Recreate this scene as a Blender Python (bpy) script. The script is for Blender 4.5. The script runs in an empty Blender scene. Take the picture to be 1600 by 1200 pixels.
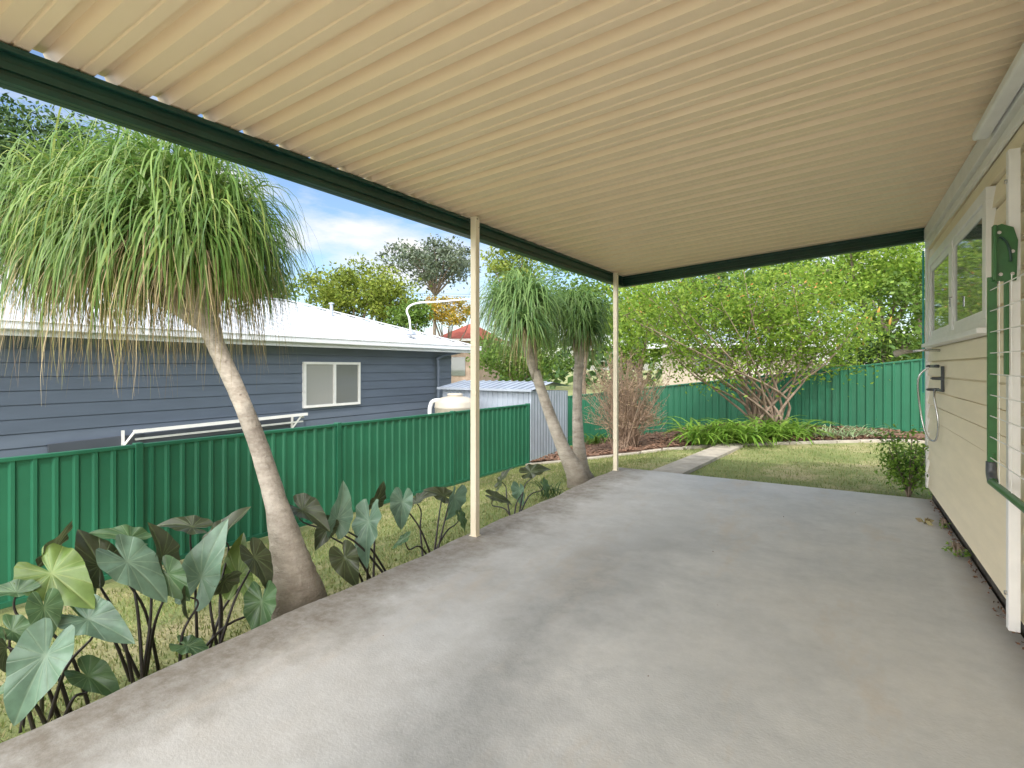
import bpy, math, random
from mathutils import Vector as V
random.seed(7)
R=math.radians
col=bpy.context.scene.collection
# ------------------------------------------------------------------ camera frame
F=836.0; H=1.25; HY=574.0
FW=V((-.5282,.8491,0)); RT=V((.8491,.5282,0))
def P(px,py,d):
    return FW*d+RT*((px-800)/F*d)+V((0,0,H+(HY-py)/F*d))
def G(px,py,z):
    return P(px,py,(H-z)*F/(py-HY))
def WX(px,py,X):
    r=FW+RT*((px-800)/F); return P(px,py,X/r.x)
def WY(px,py,Y):
    r=FW+RT*((px-800)/F); return P(px,py,Y/r.y)
def zg(x):
    pts=[(-400,-1.1),(-9,-1.1),(-5.6,-.76),(-2.45,-.14),(-1.6,-.1),(1,-.07),(400,.0)]
    for (a,za),(b,zb) in zip(pts,pts[1:]):
        if x<=b: return za+(zb-za)*(x-a)/(b-a)
    return 0
# ------------------------------------------------------------------ materials
def nt(name):
    m=bpy.data.materials.new(name); m.use_nodes=True
    n=m.node_tree; b=n.nodes['Principled BSDF']; return m,n,b
def ramp(n,fac,stops):
    r=n.nodes.new('ShaderNodeValToRGB'); e=r.color_ramp.elements
    while len(e)<len(stops): e.new(.5)
    for i,(p,c) in enumerate(stops):
        e[i].position=p; e[i].color=(*c,1)
    n.links.new(fac,r.inputs[0]); return r.outputs[0]
def noise(n,scale,detail=5,vec=None,rough=.6,stretch=None):
    t=n.nodes.new('ShaderNodeTexNoise'); t.inputs['Scale'].default_value=scale
    t.inputs['Detail'].default_value=detail; t.inputs['Roughness'].default_value=rough
    c=n.nodes.new('ShaderNodeTexCoord'); s=c.outputs['Object']
    if stretch:
        mp=n.nodes.new('ShaderNodeMapping'); mp.inputs['Scale'].default_value=stretch
        n.links.new(s,mp.inputs[0]); s=mp.outputs[0]
    n.links.new(s,t.inputs['Vector']); return t.outputs['Fac']
def mixc(n,fac,a,b,mode='MIX'):
    m=n.nodes.new('ShaderNodeMix'); m.data_type='RGBA'; m.blend_type=mode
    if isinstance(fac,(int,float)): m.inputs[0].default_value=fac
    else: n.links.new(fac,m.inputs[0])
    for s,i in ((a,6),(b,7)):
        if isinstance(s,tuple): m.inputs[i].default_value=(*s,1)
        else: n.links.new(s,m.inputs[i])
    return m.outputs[2]
def bump(n,b,h,strength,dist=.01):
    bp=n.nodes.new('ShaderNodeBump'); bp.inputs['Strength'].default_value=strength
    bp.inputs['Distance'].default_value=dist
    n.links.new(h,bp.inputs['Height']); n.links.new(bp.outputs[0],b.inputs['Normal'])
def math_(n,op,a,b=None):
    m=n.nodes.new('ShaderNodeMath'); m.operation=op
    for i,s in ((0,a),(1,b)):
        if s is None: continue
        if isinstance(s,(int,float)): m.inputs[i].default_value=s
        else: n.links.new(s,m.inputs[i])
    return m.outputs[0]
def mrange(n,v,a,b,c,d):
    m=n.nodes.new('ShaderNodeMapRange')
    for i,x in zip((1,2,3,4),(a,b,c,d)): m.inputs[i].default_value=x
    n.links.new(v,m.inputs[0]); return m.outputs[0]
def paint(name,c,rough=.5,var=.15,scale=3,bs=.1,metal=0,stretch=None,fine=60):
    m,n,b=nt(name)
    f=noise(n,scale,4,stretch=stretch)
    lo=tuple(x*(1-var) for x in c); hi=tuple(min(1,x*(1+var)) for x in c)
    n.links.new(ramp(n,f,[(.3,lo),(.7,hi)]),b.inputs['Base Color'])
    b.inputs['Roughness'].default_value=rough; b.inputs['Metallic'].default_value=metal
    if bs>.04: bump(n,b,noise(n,fine,3,stretch=stretch),bs,.004)
    return m
def leafy(name,cols,trans=.35,rough=.5):
    m,n,b=nt(name)
    g=n.nodes.new('ShaderNodeNewGeometry')
    k=len(cols); c=ramp(n,g.outputs['Random Per Island'],[(i/(k-1),x) for i,x in enumerate(cols)])
    n.links.new(c,b.inputs['Base Color']); b.inputs['Roughness'].default_value=rough
    b.inputs['Specular IOR Level'].default_value=.3
    if trans:
        t=n.nodes.new('ShaderNodeBsdfTranslucent'); n.links.new(c,t.inputs[0])
        mx=n.nodes.new('ShaderNodeMixShader'); mx.inputs[0].default_value=trans
        out=n.nodes['Material Output']
        n.links.new(b.outputs[0],mx.inputs[1]); n.links.new(t.outputs[0],mx.inputs[2]); n.links.new(mx.outputs[0],out.inputs[0])
    return m
def earmat(name,c,vein):
    m,n,b=nt(name)
    a=n.nodes.new('ShaderNodeAttribute'); a.attribute_name='vein'
    f=noise(n,9,4)
    base=ramp(n,f,[(.3,tuple(x*.65 for x in c)),(.7,tuple(x*1.25 for x in c))])
    cc=mixc(n,math_(n,'MULTIPLY',a.outputs['Fac'],.42),base,vein)
    n.links.new(cc,b.inputs['Base Color']); b.inputs['Roughness'].default_value=.30
    bump(n,b,a.outputs['Fac'],.4,.004)
    t=n.nodes.new('ShaderNodeBsdfTranslucent'); n.links.new(cc,t.inputs[0])
    mx=n.nodes.new('ShaderNodeMixShader'); mx.inputs[0].default_value=.22
    n.links.new(b.outputs[0],mx.inputs[1]); n.links.new(t.outputs[0],mx.inputs[2]); n.links.new(mx.outputs[0],n.nodes['Material Output'].inputs[0])
    return m
M={}
M['cream']=paint('cream_sheet',(.87,.70,.505),.35,.02,2,.03)
M['creampost']=paint('cream_post',(.86,.77,.60),.4,.04,5,.03)
M['dgreen']=paint('dark_green_beam',(.010,.052,.038),.35,.2,4,.03)
M['fgreen']=paint('green_fence',(.020,.140,.075),.45,.12,1.5,.03)
M['fpost']=paint('green_fence_post',(.018,.13,.07),.4,.1,3,.03)
M['hgreen']=paint('bright_green_metal',(.035,.14,.04),.35,.15,20,.05)
M['wboard']=paint('cream_weatherboard',(.88,.775,.58),.55,.05,2,.1,stretch=(1,1,6))
M['white']=paint('white_paint',(.84,.83,.81),.45,.05,6,.08)
M['whitemetal']=paint('white_metal',(.74,.76,.78),.35,.04,1,.02)
M['roofwhite']=paint('white_roofing',(.52,.55,.59),.35,.05,.6,.02)
M['grey']=paint('blue_grey_cladding',(.125,.155,.205),.55,.08,1.2,.05,stretch=(1,1,5))
M['dgrey']=paint('dark_grey_board',(.07,.08,.10),.5,.1,3,.05)
M['zinc']=paint('zinc_sheet',(.40,.45,.53),.4,.12,2,.05,metal=.3)
M['tank']=paint('beige_tank',(.47,.43,.36),.5,.06,3,.03)
M['redroof']=paint('red_tiles',(.30,.07,.045),.7,.25,4,.3)
M['brickfar']=paint('far_brick',(.36,.27,.21),.8,.25,4,.3)
M['creamfar']=paint('pale_render',(.48,.41,.32),.6,.08,1,.05)
M['dark']=paint('dark_footing',(.09,.08,.07),.9,.5,12,.8,fine=40)
M['conc']=paint('path_concrete',(.40,.36,.30),.85,.25,5,.4,fine=90)
M['steel']=paint('chrome_steel',(.6,.6,.6),.2,.1,5,0,metal=.9)
M['black']=paint('dark_hose',(.08,.09,.10),.4,.2,5,.03)
M['bark']=paint('grey_brown_bark',(.20,.155,.12),.9,.45,7,.9,stretch=(1,1,.35),fine=30)
M['barkorange']=paint('tan_bark',(.25,.185,.14),.85,.35,6,.6,fine=30)
m,n,b=nt('ponytail_bark')
c=ramp(n,noise(n,7,6,rough=.7,stretch=(1,1,2.6)),[(.3,(.30,.255,.21)),(.5,(.47,.415,.355)),(.7,(.62,.565,.49))])
c=mixc(n,ramp(n,noise(n,3,5,rough=.7),[(.55,(0,0,0)),(.7,(.5,.5,.5))]),c,(.24,.20,.165))
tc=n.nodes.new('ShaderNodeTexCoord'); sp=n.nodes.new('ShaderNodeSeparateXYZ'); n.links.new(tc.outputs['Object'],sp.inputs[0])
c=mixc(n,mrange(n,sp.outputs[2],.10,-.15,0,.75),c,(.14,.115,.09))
n.links.new(c,b.inputs['Base Color']); b.inputs['Roughness'].default_value=.92
bump(n,b,mixc(n,.5,noise(n,22,5,rough=.7,stretch=(1,1,3)),noise(n,60,4)),1.0,.02); M['palmbark']=m
M['stem']=paint('dark_stem',(.035,.028,.028),.4,.4,10,.05)
M['teal']=paint('teal_strip',(.02,.30,.28),.5,.1,3,.02)
M['straw']=leafy('dry_leaves',[(.34,.25,.14),(.46,.36,.21),(.54,.44,.27),(.32,.32,.12),(.26,.17,.10)],.3,.8)
M['palm']=leafy('ponytail_leaves',[(.075,.165,.035),(.13,.24,.05),(.22,.33,.08),(.10,.19,.04),(.36,.41,.11)],.38,.38)
M['palm2']=leafy('ponytail_leaves_dark',[(.06,.14,.04),(.11,.20,.05),(.18,.28,.08),(.08,.16,.04)],.35,.38)
M['palm3']=leafy('ponytail_leaves_light',[(.085,.18,.06),(.15,.26,.08),(.23,.34,.11),(.11,.21,.06)],.35,.38)
M['limegreen']=leafy('lime_leaves',[(.13,.25,.025),(.21,.34,.04),(.30,.40,.06),(.09,.18,.02)],.45)
M['midgreen']=leafy('mid_leaves',[(.07,.15,.02),(.12,.21,.03),(.17,.26,.05),(.05,.11,.02)],.3)
M['treelime']=leafy('yellowgreen_leaves',[(.12,.18,.02),(.18,.24,.03),(.24,.28,.045),(.09,.14,.015)],.25)
M['darkgreen']=leafy('dark_leaves',[(.025,.06,.015),(.04,.09,.02),(.07,.13,.03),(.03,.07,.02)],0)
M['gum']=leafy('gum_leaves',[(.06,.09,.06),(.10,.13,.085),(.14,.17,.11)],0)
M['yellow']=leafy('yellow_blossom',[(.45,.28,.02),(.5,.34,.04),(.16,.18,.03),(.36,.22,.02)],.2)
M['orange']=leafy('orange_tips',[(.5,.2,.05),(.45,.28,.06),(.6,.3,.1)],.3)
M['brush']=leafy('dry_twig_leaves',[(.27,.19,.12),(.36,.25,.17),(.22,.19,.09)],.2,.8)
M['twig']=paint('dry_twigs',(.34,.245,.18),.9,.3,9,0)
M['strap']=leafy('strap_leaves',[(.10,.22,.03),(.20,.36,.05),(.28,.42,.08),(.06,.15,.02)],.3,.35)
M['varieg']=leafy('pale_strap_leaves',[(.2,.34,.12),(.4,.5,.3),(.5,.58,.38)],.3,.4)
M['grass']=leafy('grass_blades',[(.13,.19,.05),(.20,.26,.07),(.33,.33,.14),(.42,.38,.20),(.11,.17,.04)],.3,.8)
M['mulch']=leafy('mulch_chips',[(.12,.07,.045),(.20,.11,.07),(.28,.17,.12),(.08,.045,.03)],.0,.95)
M['e_pale']=earmat('ear_leaf_pale',(.17,.28,.20),(.34,.45,.31))
M['e_mid']=earmat('ear_leaf_mid',(.10,.19,.085),(.25,.36,.17))
M['e_dark']=earmat('ear_leaf_dark',(.065,.08,.040),(.18,.25,.10))
M['e_yel']=earmat('ear_leaf_yellow',(.17,.26,.07),(.36,.42,.14))
m,n,b=nt('window_glass'); b.inputs['Base Color'].default_value=(.14,.16,.15,1); b.inputs['Roughness'].default_value=.03; b.inputs['Specular IOR Level'].default_value=1
bump(n,b,noise(n,.7,2),.05,.02); M['glass']=m
m,n,b=nt('blind_glass'); b.inputs['Base Color'].default_value=(.36,.36,.34,1); b.inputs['Roughness'].default_value=.15; M['blind']=m
m,n,b=nt('mid_grey_glass'); b.inputs['Base Color'].default_value=(.20,.21,.20,1); b.inputs['Roughness'].default_value=.1; M['midglass']=m  # even mid-grey pane colour, darker than the pane beside it
# concrete slab
m,n,b=nt('slab_concrete')
f1=noise(n,.55,6,rough=.65); f2=noise(n,3.2,7,rough=.72); f3=noise(n,90,3); f4=noise(n,1.3,6,rough=.7,stretch=(1.3,.45,1)); f7=noise(n,14,5,rough=.75)
c=ramp(n,f1,[(.32,(.50,.52,.535)),(.5,(.575,.585,.59)),(.68,(.65,.645,.63))])
c=mixc(n,.55,c,ramp(n,f2,[(.3,(.37,.37,.37)),(.55,(.5,.5,.5)),(.75,(.61,.61,.60))]),'OVERLAY')
c=mixc(n,.3,c,ramp(n,f7,[(.3,(.36,.36,.36)),(.7,(.62,.62,.62))]),'OVERLAY')
c=mixc(n,ramp(n,f4,[(.53,(0,0,0)),(.68,(.5,.5,.5))]),c,(.56,.47,.37))
tc=n.nodes.new('ShaderNodeTexCoord'); sp=n.nodes.new('ShaderNodeSeparateXYZ'); n.links.new(tc.outputs['Object'],sp.inputs[0])
x_=sp.outputs[0]; y_=sp.outputs[1]
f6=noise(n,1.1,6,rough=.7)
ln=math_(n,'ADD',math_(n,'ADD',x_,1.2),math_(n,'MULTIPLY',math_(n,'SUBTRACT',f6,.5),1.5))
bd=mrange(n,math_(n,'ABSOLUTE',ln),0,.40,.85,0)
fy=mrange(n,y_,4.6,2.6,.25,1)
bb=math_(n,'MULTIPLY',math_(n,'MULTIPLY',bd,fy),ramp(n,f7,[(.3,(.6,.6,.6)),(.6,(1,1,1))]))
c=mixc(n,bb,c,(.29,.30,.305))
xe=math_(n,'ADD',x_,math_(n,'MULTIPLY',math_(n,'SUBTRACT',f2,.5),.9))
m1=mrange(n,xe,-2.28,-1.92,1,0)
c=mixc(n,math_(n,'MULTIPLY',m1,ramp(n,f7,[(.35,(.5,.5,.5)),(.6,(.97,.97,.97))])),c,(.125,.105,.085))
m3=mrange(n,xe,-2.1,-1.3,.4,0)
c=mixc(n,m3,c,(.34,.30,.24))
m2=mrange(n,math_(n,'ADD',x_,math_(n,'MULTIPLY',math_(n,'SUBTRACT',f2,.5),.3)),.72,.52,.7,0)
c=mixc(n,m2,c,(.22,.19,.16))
n.links.new(c,b.inputs['Base Color']); b.inputs['Roughness'].default_value=.68
bump(n,b,mixc(n,.5,f3,f7),.35,.006); M['slab']=m
# lawn ground
m,n,b=nt('lawn_ground')
c=ramp(n,noise(n,.9,6,rough=.7),[(.3,(.13,.18,.05)),(.5,(.22,.25,.09)),(.62,(.38,.34,.18)),(.77,(.34,.27,.18))])
c=mixc(n,.4,c,ramp(n,noise(n,30,4),[(.3,(.3,.3,.3)),(.7,(.75,.75,.7))]),'OVERLAY')
n.links.new(c,b.inputs['Base Color']); b.inputs['Roughness'].default_value=.95
bump(n,b,noise(n,60,3),.7,.02); M['lawn']=m
M['soil']=paint('bed_soil',(.17,.10,.065),.95,.5,9,.9,fine=40)
# ------------------------------------------------------------------ mesh builder
class MB:
    def __init__(s): s.v=[]; s.f=[]
    def add(s,vs,fs):
        k=len(s.v); s.v+= [tuple(x) for x in vs]; s.f+=[tuple(i+k for i in f) for f in fs]; return s
    def box(s,a,b):
        x0,x1=sorted((a[0],b[0]));y0,y1=sorted((a[1],b[1]));z0,z1=sorted((a[2],b[2]))
        return s.add([(x0,y0,z0),(x1,y0,z0),(x1,y1,z0),(x0,y1,z0),(x0,y0,z1),(x1,y0,z1),(x1,y1,z1),(x0,y1,z1)],
            [(0,3,2,1),(4,5,6,7),(0,1,5,4),(1,2,6,5),(2,3,7,6),(3,0,4,7)])
    def bar(s,p,q,w,h,up=V((0,0,1))):
        p=V(p);q=V(q);d=(q-p).normalized(); sd=d.cross(up)
        if sd.length<1e-4: sd=V((1,0,0))
        sd.normalize(); u=sd.cross(d); vs=[]
        for c in (p,q):
            for a,b2 in ((-1,-1),(1,-1),(1,1),(-1,1)): vs.append(c+sd*a*w/2+u*b2*h/2)
        return s.add(vs,[(0,1,2,3),(7,6,5,4),(0,4,5,1),(1,5,6,2),(2,6,7,3),(3,7,4,0)])
    def tube(s,pts,rad,n=8,jit=0):
        pts=[V(p) for p in pts]
        if not isinstance(rad,(list,tuple)): rad=[rad]*len(pts)
        ref=None; vs=[]; m=len(pts)
        for i,p in enumerate(pts):
            d=(pts[min(i+1,m-1)]-pts[max(i-1,0)])
            if d.length<1e-6: d=V((0,0,1))
            d.normalize()
            if ref is None: ref=d.cross(V((0,0,1))) if abs(d.z)<.95 else V((1,0,0))
            ref=(ref-d*ref.dot(d)).normalized(); o=d.cross(ref)
            for k in range(n):
                a=2*math.pi*k/n; r=rad[i]*(1+random.uniform(-jit,jit)); vs.append(p+ref*math.cos(a)*r+o*math.sin(a)*r)
        fs=[(i*n+k,i*n+(k+1)%n,(i+1)*n+(k+1)%n,(i+1)*n+k) for i in range(m-1) for k in range(n)]
        fs.append(tuple(range(n-1,-1,-1))); fs.append(tuple((m-1)*n+k for k in range(n)))
        return s.add(vs,fs)
    def lathe(s,c,prof,n=28):
        vs=[];m=len(prof)
        for r,z in prof:
            for k in range(n):
                a=2*math.pi*k/n; vs.append((c[0]+r*math.cos(a),c[1]+r*math.sin(a),c[2]+z))
        fs=[(i*n+k,i*n+(k+1)%n,(i+1)*n+(k+1)%n,(i+1)*n+k) for i in range(m-1) for k in range(n)]
        fs.append(tuple((m-1)*n+k for k in range(n)))
        return s.add(vs,fs)
    def build(s,name,mat,parent=None,smooth=False,bevel=0):
        me=bpy.data.meshes.new(name); me.from_pydata(s.v,[],s.f); me.materials.append(mat)
        if smooth: me.polygons.foreach_set('use_smooth',[True]*len(me.polygons))
        o=bpy.data.objects.new(name,me); col.objects.link(o)
        if parent:
            o.parent=parent
            if parent.type=='EMPTY': o.location=-parent.location
        if bevel:
            md=o.modifiers.new('bevel','BEVEL'); md.width=bevel; md.segments=2; md.limit_method='ANGLE'
        return o
def tag(o,label,cat,group=None,kind=None):
    if label: o['label']=label
    if cat: o['category']=cat
    if group: o['group']=group
    if kind: o['kind']=kind
    return o
def thing(name,loc,label,cat,group=None):
    o=bpy.data.objects.new(name,None); col.objects.link(o); o.location=loc; o.empty_display_size=.2
    return tag(o,label,cat,group)
def spline(pts,k=5):
    pts=[V(p) for p in pts]; out=[]
    for i in range(len(pts)-1):
        p0=pts[max(i-1,0)];p1=pts[i];p2=pts[i+1];p3=pts[min(i+2,len(pts)-1)]
        for j in range(k):
            t=j/k; out.append(.5*((2*p1)+(p2-p0)*t+(2*p0-5*p1+4*p2-p3)*t*t+(3*p1-p0-3*p2+p3)*t**3))
    out.append(pts[-1]); return out
def lin(vals,k):
    out=[]
    for i in range(len(vals)-1):
        for j in range(k): out.append(vals[i]+(vals[i+1]-vals[i])*j/k)
    return out+[vals[-1]]
# ------------------------------------------------------------------ ground
mb=MB()
xs=[-400,-60,-20,-9,-7,-5.6,-4.5,-3.5,-2.45,-1.6,0,1,10,60,400]; ys=[-400,-30,-5,0,3,6,9,12,16,30,100,400]
mb.add([(x,y,zg(x)) for x in xs for y in ys],[(i*len(ys)+j,(i+1)*len(ys)+j,(i+1)*len(ys)+j+1,i*len(ys)+j+1) for i in range(len(xs)-1) for j in range(len(ys)-1)])
tag(mb.build('ground',M['lawn']),'ground under lawn and yards','ground',kind='structure')
mb=MB()
N=120; vs=[]
for i in range(N+1):
    y=-7+13.39*i/N; w_=.012*math.sin(y*3.1)+.008*math.sin(y*9.7)+random.uniform(-.004,.004)
    vs+=[(.70,y,0),(-2.385+w_,y,0),(-2.405+w_,y,-.006),(-2.42+w_,y,-.022),(-2.425+w_*.6,y,-.30)]
mb.add(vs,[(5*i+j,5*i+5+j,5*i+6+j,5*i+1+j) for i in range(N) for j in range(4)])
mb.add([(.70,6.39,0),(-2.40,6.39,0),(-2.42,6.41,-.3),(.70,6.41,-.3)],[(0,1,2,3)])
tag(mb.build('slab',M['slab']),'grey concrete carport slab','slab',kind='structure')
mb=MB(); pth=[(-2.10,6.55,-1.72,6.55),(-1.82,9.7,-1.46,9.7)]
(a,b_,c_,d_),(e_,f_,g_,h_)=pth
mb.add([(a,b_,-.06),(c_,d_,-.06),(g_,h_,-.06),(e_,f_,-.06),(a,b_,-.2),(c_,d_,-.2),(g_,h_,-.2),(e_,f_,-.2)],[(0,1,2,3),(0,4,5,1),(1,5,6,2),(2,6,7,3),(3,7,4,0)])
tag(mb.build('path',M['conc']),'narrow concrete garden path','path',kind='structure')
edge=[(-5.4,9.25),(-5.0,9.2),(-4,9.08),(-3.0,9.05),(-2.3,9.2),(-1.9,9.75),(-1.2,10.2),(-.5,10.75),(.2,11.3),(.85,11.7),(2.6,11.85)]
mb=MB(); vs=[]
for x,y in edge:
    vs+= [(x,y,zg(x)+.03),(x,(y+12.85)/2,zg(x)+.10),(x,12.85,zg(x)+.08)]
mb.add(vs,[(i*3+j,i*3+3+j,i*3+4+j,i*3+1+j) for i in range(len(edge)-1) for j in range(2)])
tag(mb.build('garden_bed',M['soil'],smooth=True),'mulched garden bed along the back fence','garden bed',kind='structure')
mb=MB()
for (x0,y0),(x1,y1) in zip(edge,edge[1:]):
    k=max(1,int(math.hypot(x1-x0,y1-y0)/.35))
    for i in range(k):
        a=i/k+.01; b2=(i+1)/k-.01
        p=V((x0+(x1-x0)*a,y0+(y1-y0)*a,0)); q=V((x0+(x1-x0)*b2,y0+(y1-y0)*b2,0)); p.z=zg(p.x)+.01; q.z=zg(q.x)+.01+random.uniform(-.008,.008)
        mb.bar(p,q,.12,.07)
tag(mb.build('garden_edging',M['conc'],bevel=.01),'pale concrete edging blocks curving in front of the mulched garden bed','garden edging')
mb=MB()
for i in range(7000):
    k=random.randrange(len(edge)-1); t=random.random(); x=edge[k][0]*(1-t)+edge[k+1][0]*t; y0=edge[k][1]*(1-t)+edge[k+1][1]*t
    y=y0+.1+(12.7-y0)*random.random()**1.6; z=zg(x)+.05+.07*min(1,(y-y0)/1.5)
    a=random.random()*6.3; l=random.uniform(.015,.05); w=l*.4; u=V((math.cos(a),math.sin(a),random.uniform(-.4,.4)))*l; s=V((-math.sin(a),math.cos(a),random.uniform(-.4,.4)))*w; p=V((x,y,z+.01))
    mb.add([p-u-s,p+u-s,p+u+s,p-u+s],[(0,1,2,3)])
tag(mb.build('mulch',M['mulch']),'loose red-brown bark mulch on the garden bed','mulch',kind='stuff')
mb=MB()
def blade(x,y):
    a=random.random()*6.3; h=random.uniform(.012,.042); w=random.uniform(.003,.006); z=zg(x)-.002
    lx,ly=random.uniform(-.02,.02),random.uniform(-.02,.02)
    mb.add([(x-w*math.cos(a),y-w*math.sin(a),z),(x+w*math.cos(a),y+w*math.sin(a),z),(x+lx,y+ly,z+h)],[(0,1,2)])
for i in range(46000): blade(random.uniform(-5.6,-2.43),.2+9*random.random()**1.1)
for i in range(26000):
    x=random.uniform(-5,.9); y=random.uniform(6.42,11.8)
    yy=[e[1] for e in edge if e[0]<=x]; lim=yy[-1] if yy else 9.2
    if y<lim-.02 and not (-2.12+.09*(y-6.5)<x<-1.7+.085*(y-6.5)): blade(x,y)
for i in range(4500): blade(random.uniform(-2.54,-2.43),random.uniform(.2,6.4))
tag(mb.build('lawn_grass',M['grass']),'short patchy green and straw coloured lawn grass','grass',kind='stuff')
# ------------------------------------------------------------------ carport
def rz(x,y): return 2.345+.011*(y-.6)+.066*(x+2.45)
cp=thing('carport',(-2.3,3.2,0),'open carport with cream ribbed metal ceiling, dark green edge beams and cream steel posts','carport')
YR=-1.3
pitch=.19
prof=[(0,0),(.040,0),(.044,.007),(.052,.007),(.056,0),(.095,0),(.116,.046),(.150,.046),(.171,0),(.19,0)]
def roofsheet(mb,x0,x1,y0,y1):
    y=y0; pts=[]
    while y<y1:
        for u,h in prof[:-1]:
            if y+u<y1: pts.append((y+u,h))
        y+=pitch
    pts.append((y1,0)); vs=[]; nx=3
    for yy,h in pts:
        for k in range(nx):
            x=x0+(x1-x0)*k/(nx-1); vs.append((x,yy,rz(x,yy)+h))
    mb.add(vs,[(i*nx+k,i*nx+nx+k,i*nx+nx+k+1,i*nx+k+1) for i in range(len(pts)-1) for k in range(nx-1)])
mb=MB(); roofsheet(mb,-2.475,.78,YR,6.62); mb.build('ceiling_sheet',M['cream'],cp)
def beam(p,q,inn,name):
    mb=MB(); p=V(p);q=V(q); inn=V(inn)
    mb.bar(p-V((0,0,.065)),q-V((0,0,.065)),.04,.13)
    mb.bar(p-V((0,0,.012))+inn*.035,q-V((0,0,.012))+inn*.035,.03,.022)
    mb.bar(p-V((0,0,.118))+inn*.035,q-V((0,0,.118))+inn*.035,.03,.022)
    mb.bar(p-V((0,0,.066))+inn*.024,q-V((0,0,.066))+inn*.024,.012,.03)
    mb.build(name,M['dgreen'],cp,bevel=.003)
beam((-2.45,YR,rz(-2.45,YR)-.002),(-2.45,6.62,rz(-2.45,6.62)-.002),(1,0,0),'side_beam')
beam((-2.42,6.60,rz(-2.45,6.6)-.002),(.74,6.60,rz(.74,6.6)-.002),(0,-1,0),'end_beam')
for px,yy in ((-2.335,3.233),(-2.365,6.19)):
    zt=rz(-2.4,yy)-.01
    pb=MB().box((px-.025,yy-.025,.0),(px+.025,yy+.025,zt)); post=pb.build('post',M['creampost'],cp,bevel=.004)
    MB().box((px-.034,yy-.030,0),(px+.034,yy+.030,.004)).build('base_plate',M['creampost'],post)
    for s in(-1,1): MB().tube([(px+.027,yy+s*.012,zt-.05-.03*s),(px+.034,yy+s*.012,zt-.05-.03*s)],.006,6).build('bolt',M['steel'],post)
# ------------------------------------------------------------------ our house
hs=thing('weatherboard_house',(.7,3,0),'cream weatherboard house wall along the right side of the slab','house')
def boards(mb,X,y0,y1,z0,z1,h,pr,s,g=.008):
    z=z0
    while z<z1-1e-4:
        zt=min(z+h,z1)
        mb.add([(X-s*.014,y0,z),(X-s*.014,y1,z),(X-s*.014,y1,z+g),(X-s*.014,y0,z+g),(X+s*pr,y0,z+g),(X+s*pr,y1,z+g),(X+s*pr*.1,y1,zt),(X+s*pr*.1,y0,zt),(X-s*.014,y0,zt),(X-s*.014,y1,zt)],[(0,1,2,3),(3,2,5,4),(4,5,6,7),(7,6,9,8)])
        z=zt
XW=.70
mb=MB(); boards(mb,XW,-1.5,6.58,.08,2.6,.135,.018,-1,.014)
mb.add([(XW,6.6,.08),(5,6.6,.08),(5,6.6,2.7),(XW,6.6,2.7)],[(0,1,2,3)])
mb.add([(5,-1.5,.08),(5,6.6,.08),(5,6.6,2.7),(5,-1.5,2.7)],[(0,1,2,3)])
mb.add([(XW,-1.5,.08),(5,-1.5,.08),(5,-1.5,2.7),(XW,-1.5,2.7)],[(0,1,2,3)])
mb.build('wall',M['wboard'],hs)
mb=MB().box((XW+.02,-1.5,-.25),(5,6.57,.08)); mb.build('footing',M['dark'],hs)
mb=MB().add([(.80,-1.7,2.72),(.80,6.8,2.78),(5.3,6.8,3.6),(5.3,-1.7,3.6),(.80,-1.7,2.80),(.80,6.8,2.86),(5.3,6.8,3.7),(5.3,-1.7,3.7)],[(0,1,2,3),(4,7,6,5),(0,4,5,1),(1,5,6,2),(2,6,7,3),(3,7,4,0)])
mb.build('roof',M['roofwhite'],hs)
MB().box((XW-.03,6.53,.08),(XW+.03,6.62,2.56)).build('corner_board',M['white'],hs,bevel=.003)
mb=MB(); mb.bar((XW-.025,-1.5,rz(.7,-1.5)-.075),(XW-.025,6.58,rz(.7,6.58)-.075),.035,.12); mb.bar((XW-.02,-1.5,rz(.7,-1.5)-.19),(XW-.02,6.58,rz(.7,6.58)-.19),.02,.05)
mb.build('fascia_board',M['white'],hs,bevel=.003)
mb=MB(); mb.bar((XW-.085,1.2,rz(.7,2)-.10),(XW-.085,3.75,rz(.7,3.7)-.10),.07,.05); mb.build('eave_trim',M['white'],hs,bevel=.012)
MB().box((XW-.05,6.63,1.0),(XW-.035,6.645,2.4)).build('edge_strip',M['teal'],hs)
wy0,wy1,wz0,wz1=3.86,6.26,1.47,2.24
w=MB(); X1=XW-.045
w.box((X1,wy0,wz1-.07),(XW,wy1,wz1)); w.box((X1,wy0,wz0),(XW,wy1,wz0+.05))
w.box((X1,wy0,wz0+.05),(XW,wy0+.09,wz1-.07)); w.box((X1,wy1-.09,wz0+.05),(XW,wy1,wz1-.07)); w.box((X1+.003,4.98,wz0+.05),(XW,5.12,wz1-.07))
win=w.build('window',M['white'],hs,bevel=.003)
MB().box((XW-.09,wy0-.04,wz0-.035),(XW,wy1+.04,wz0-.002)).build('sill',M['white'],win,bevel=.004)
for a,b2 in ((3.95,4.98),(5.12,6.17)):
    s=MB(); z0,z1=wz0+.05,wz1-.07
    s.box((X1+.012,a+.002,z0+.002),(XW-.012,b2-.002,z0+.055)); s.box((X1+.012,a+.002,z1-.055),(XW-.012,b2-.002,z1-.002))
    s.box((X1+.012,a+.002,z0+.055),(XW-.012,a+.05,z1-.055)); s.box((X1+.012,b2-.05,z0+.055),(XW-.012,b2-.002,z1-.055))
    s.build('sash',M['white'],win,bevel=.002)
    MB().add([(XW-.026,a+.05,z0+.055),(XW-.026,b2-.05,z0+.055),(XW-.026,b2-.05,z1-.055),(XW-.026,a+.05,z1-.055)],[(0,3,2,1)]).build('pane',M['glass'],win)
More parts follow.
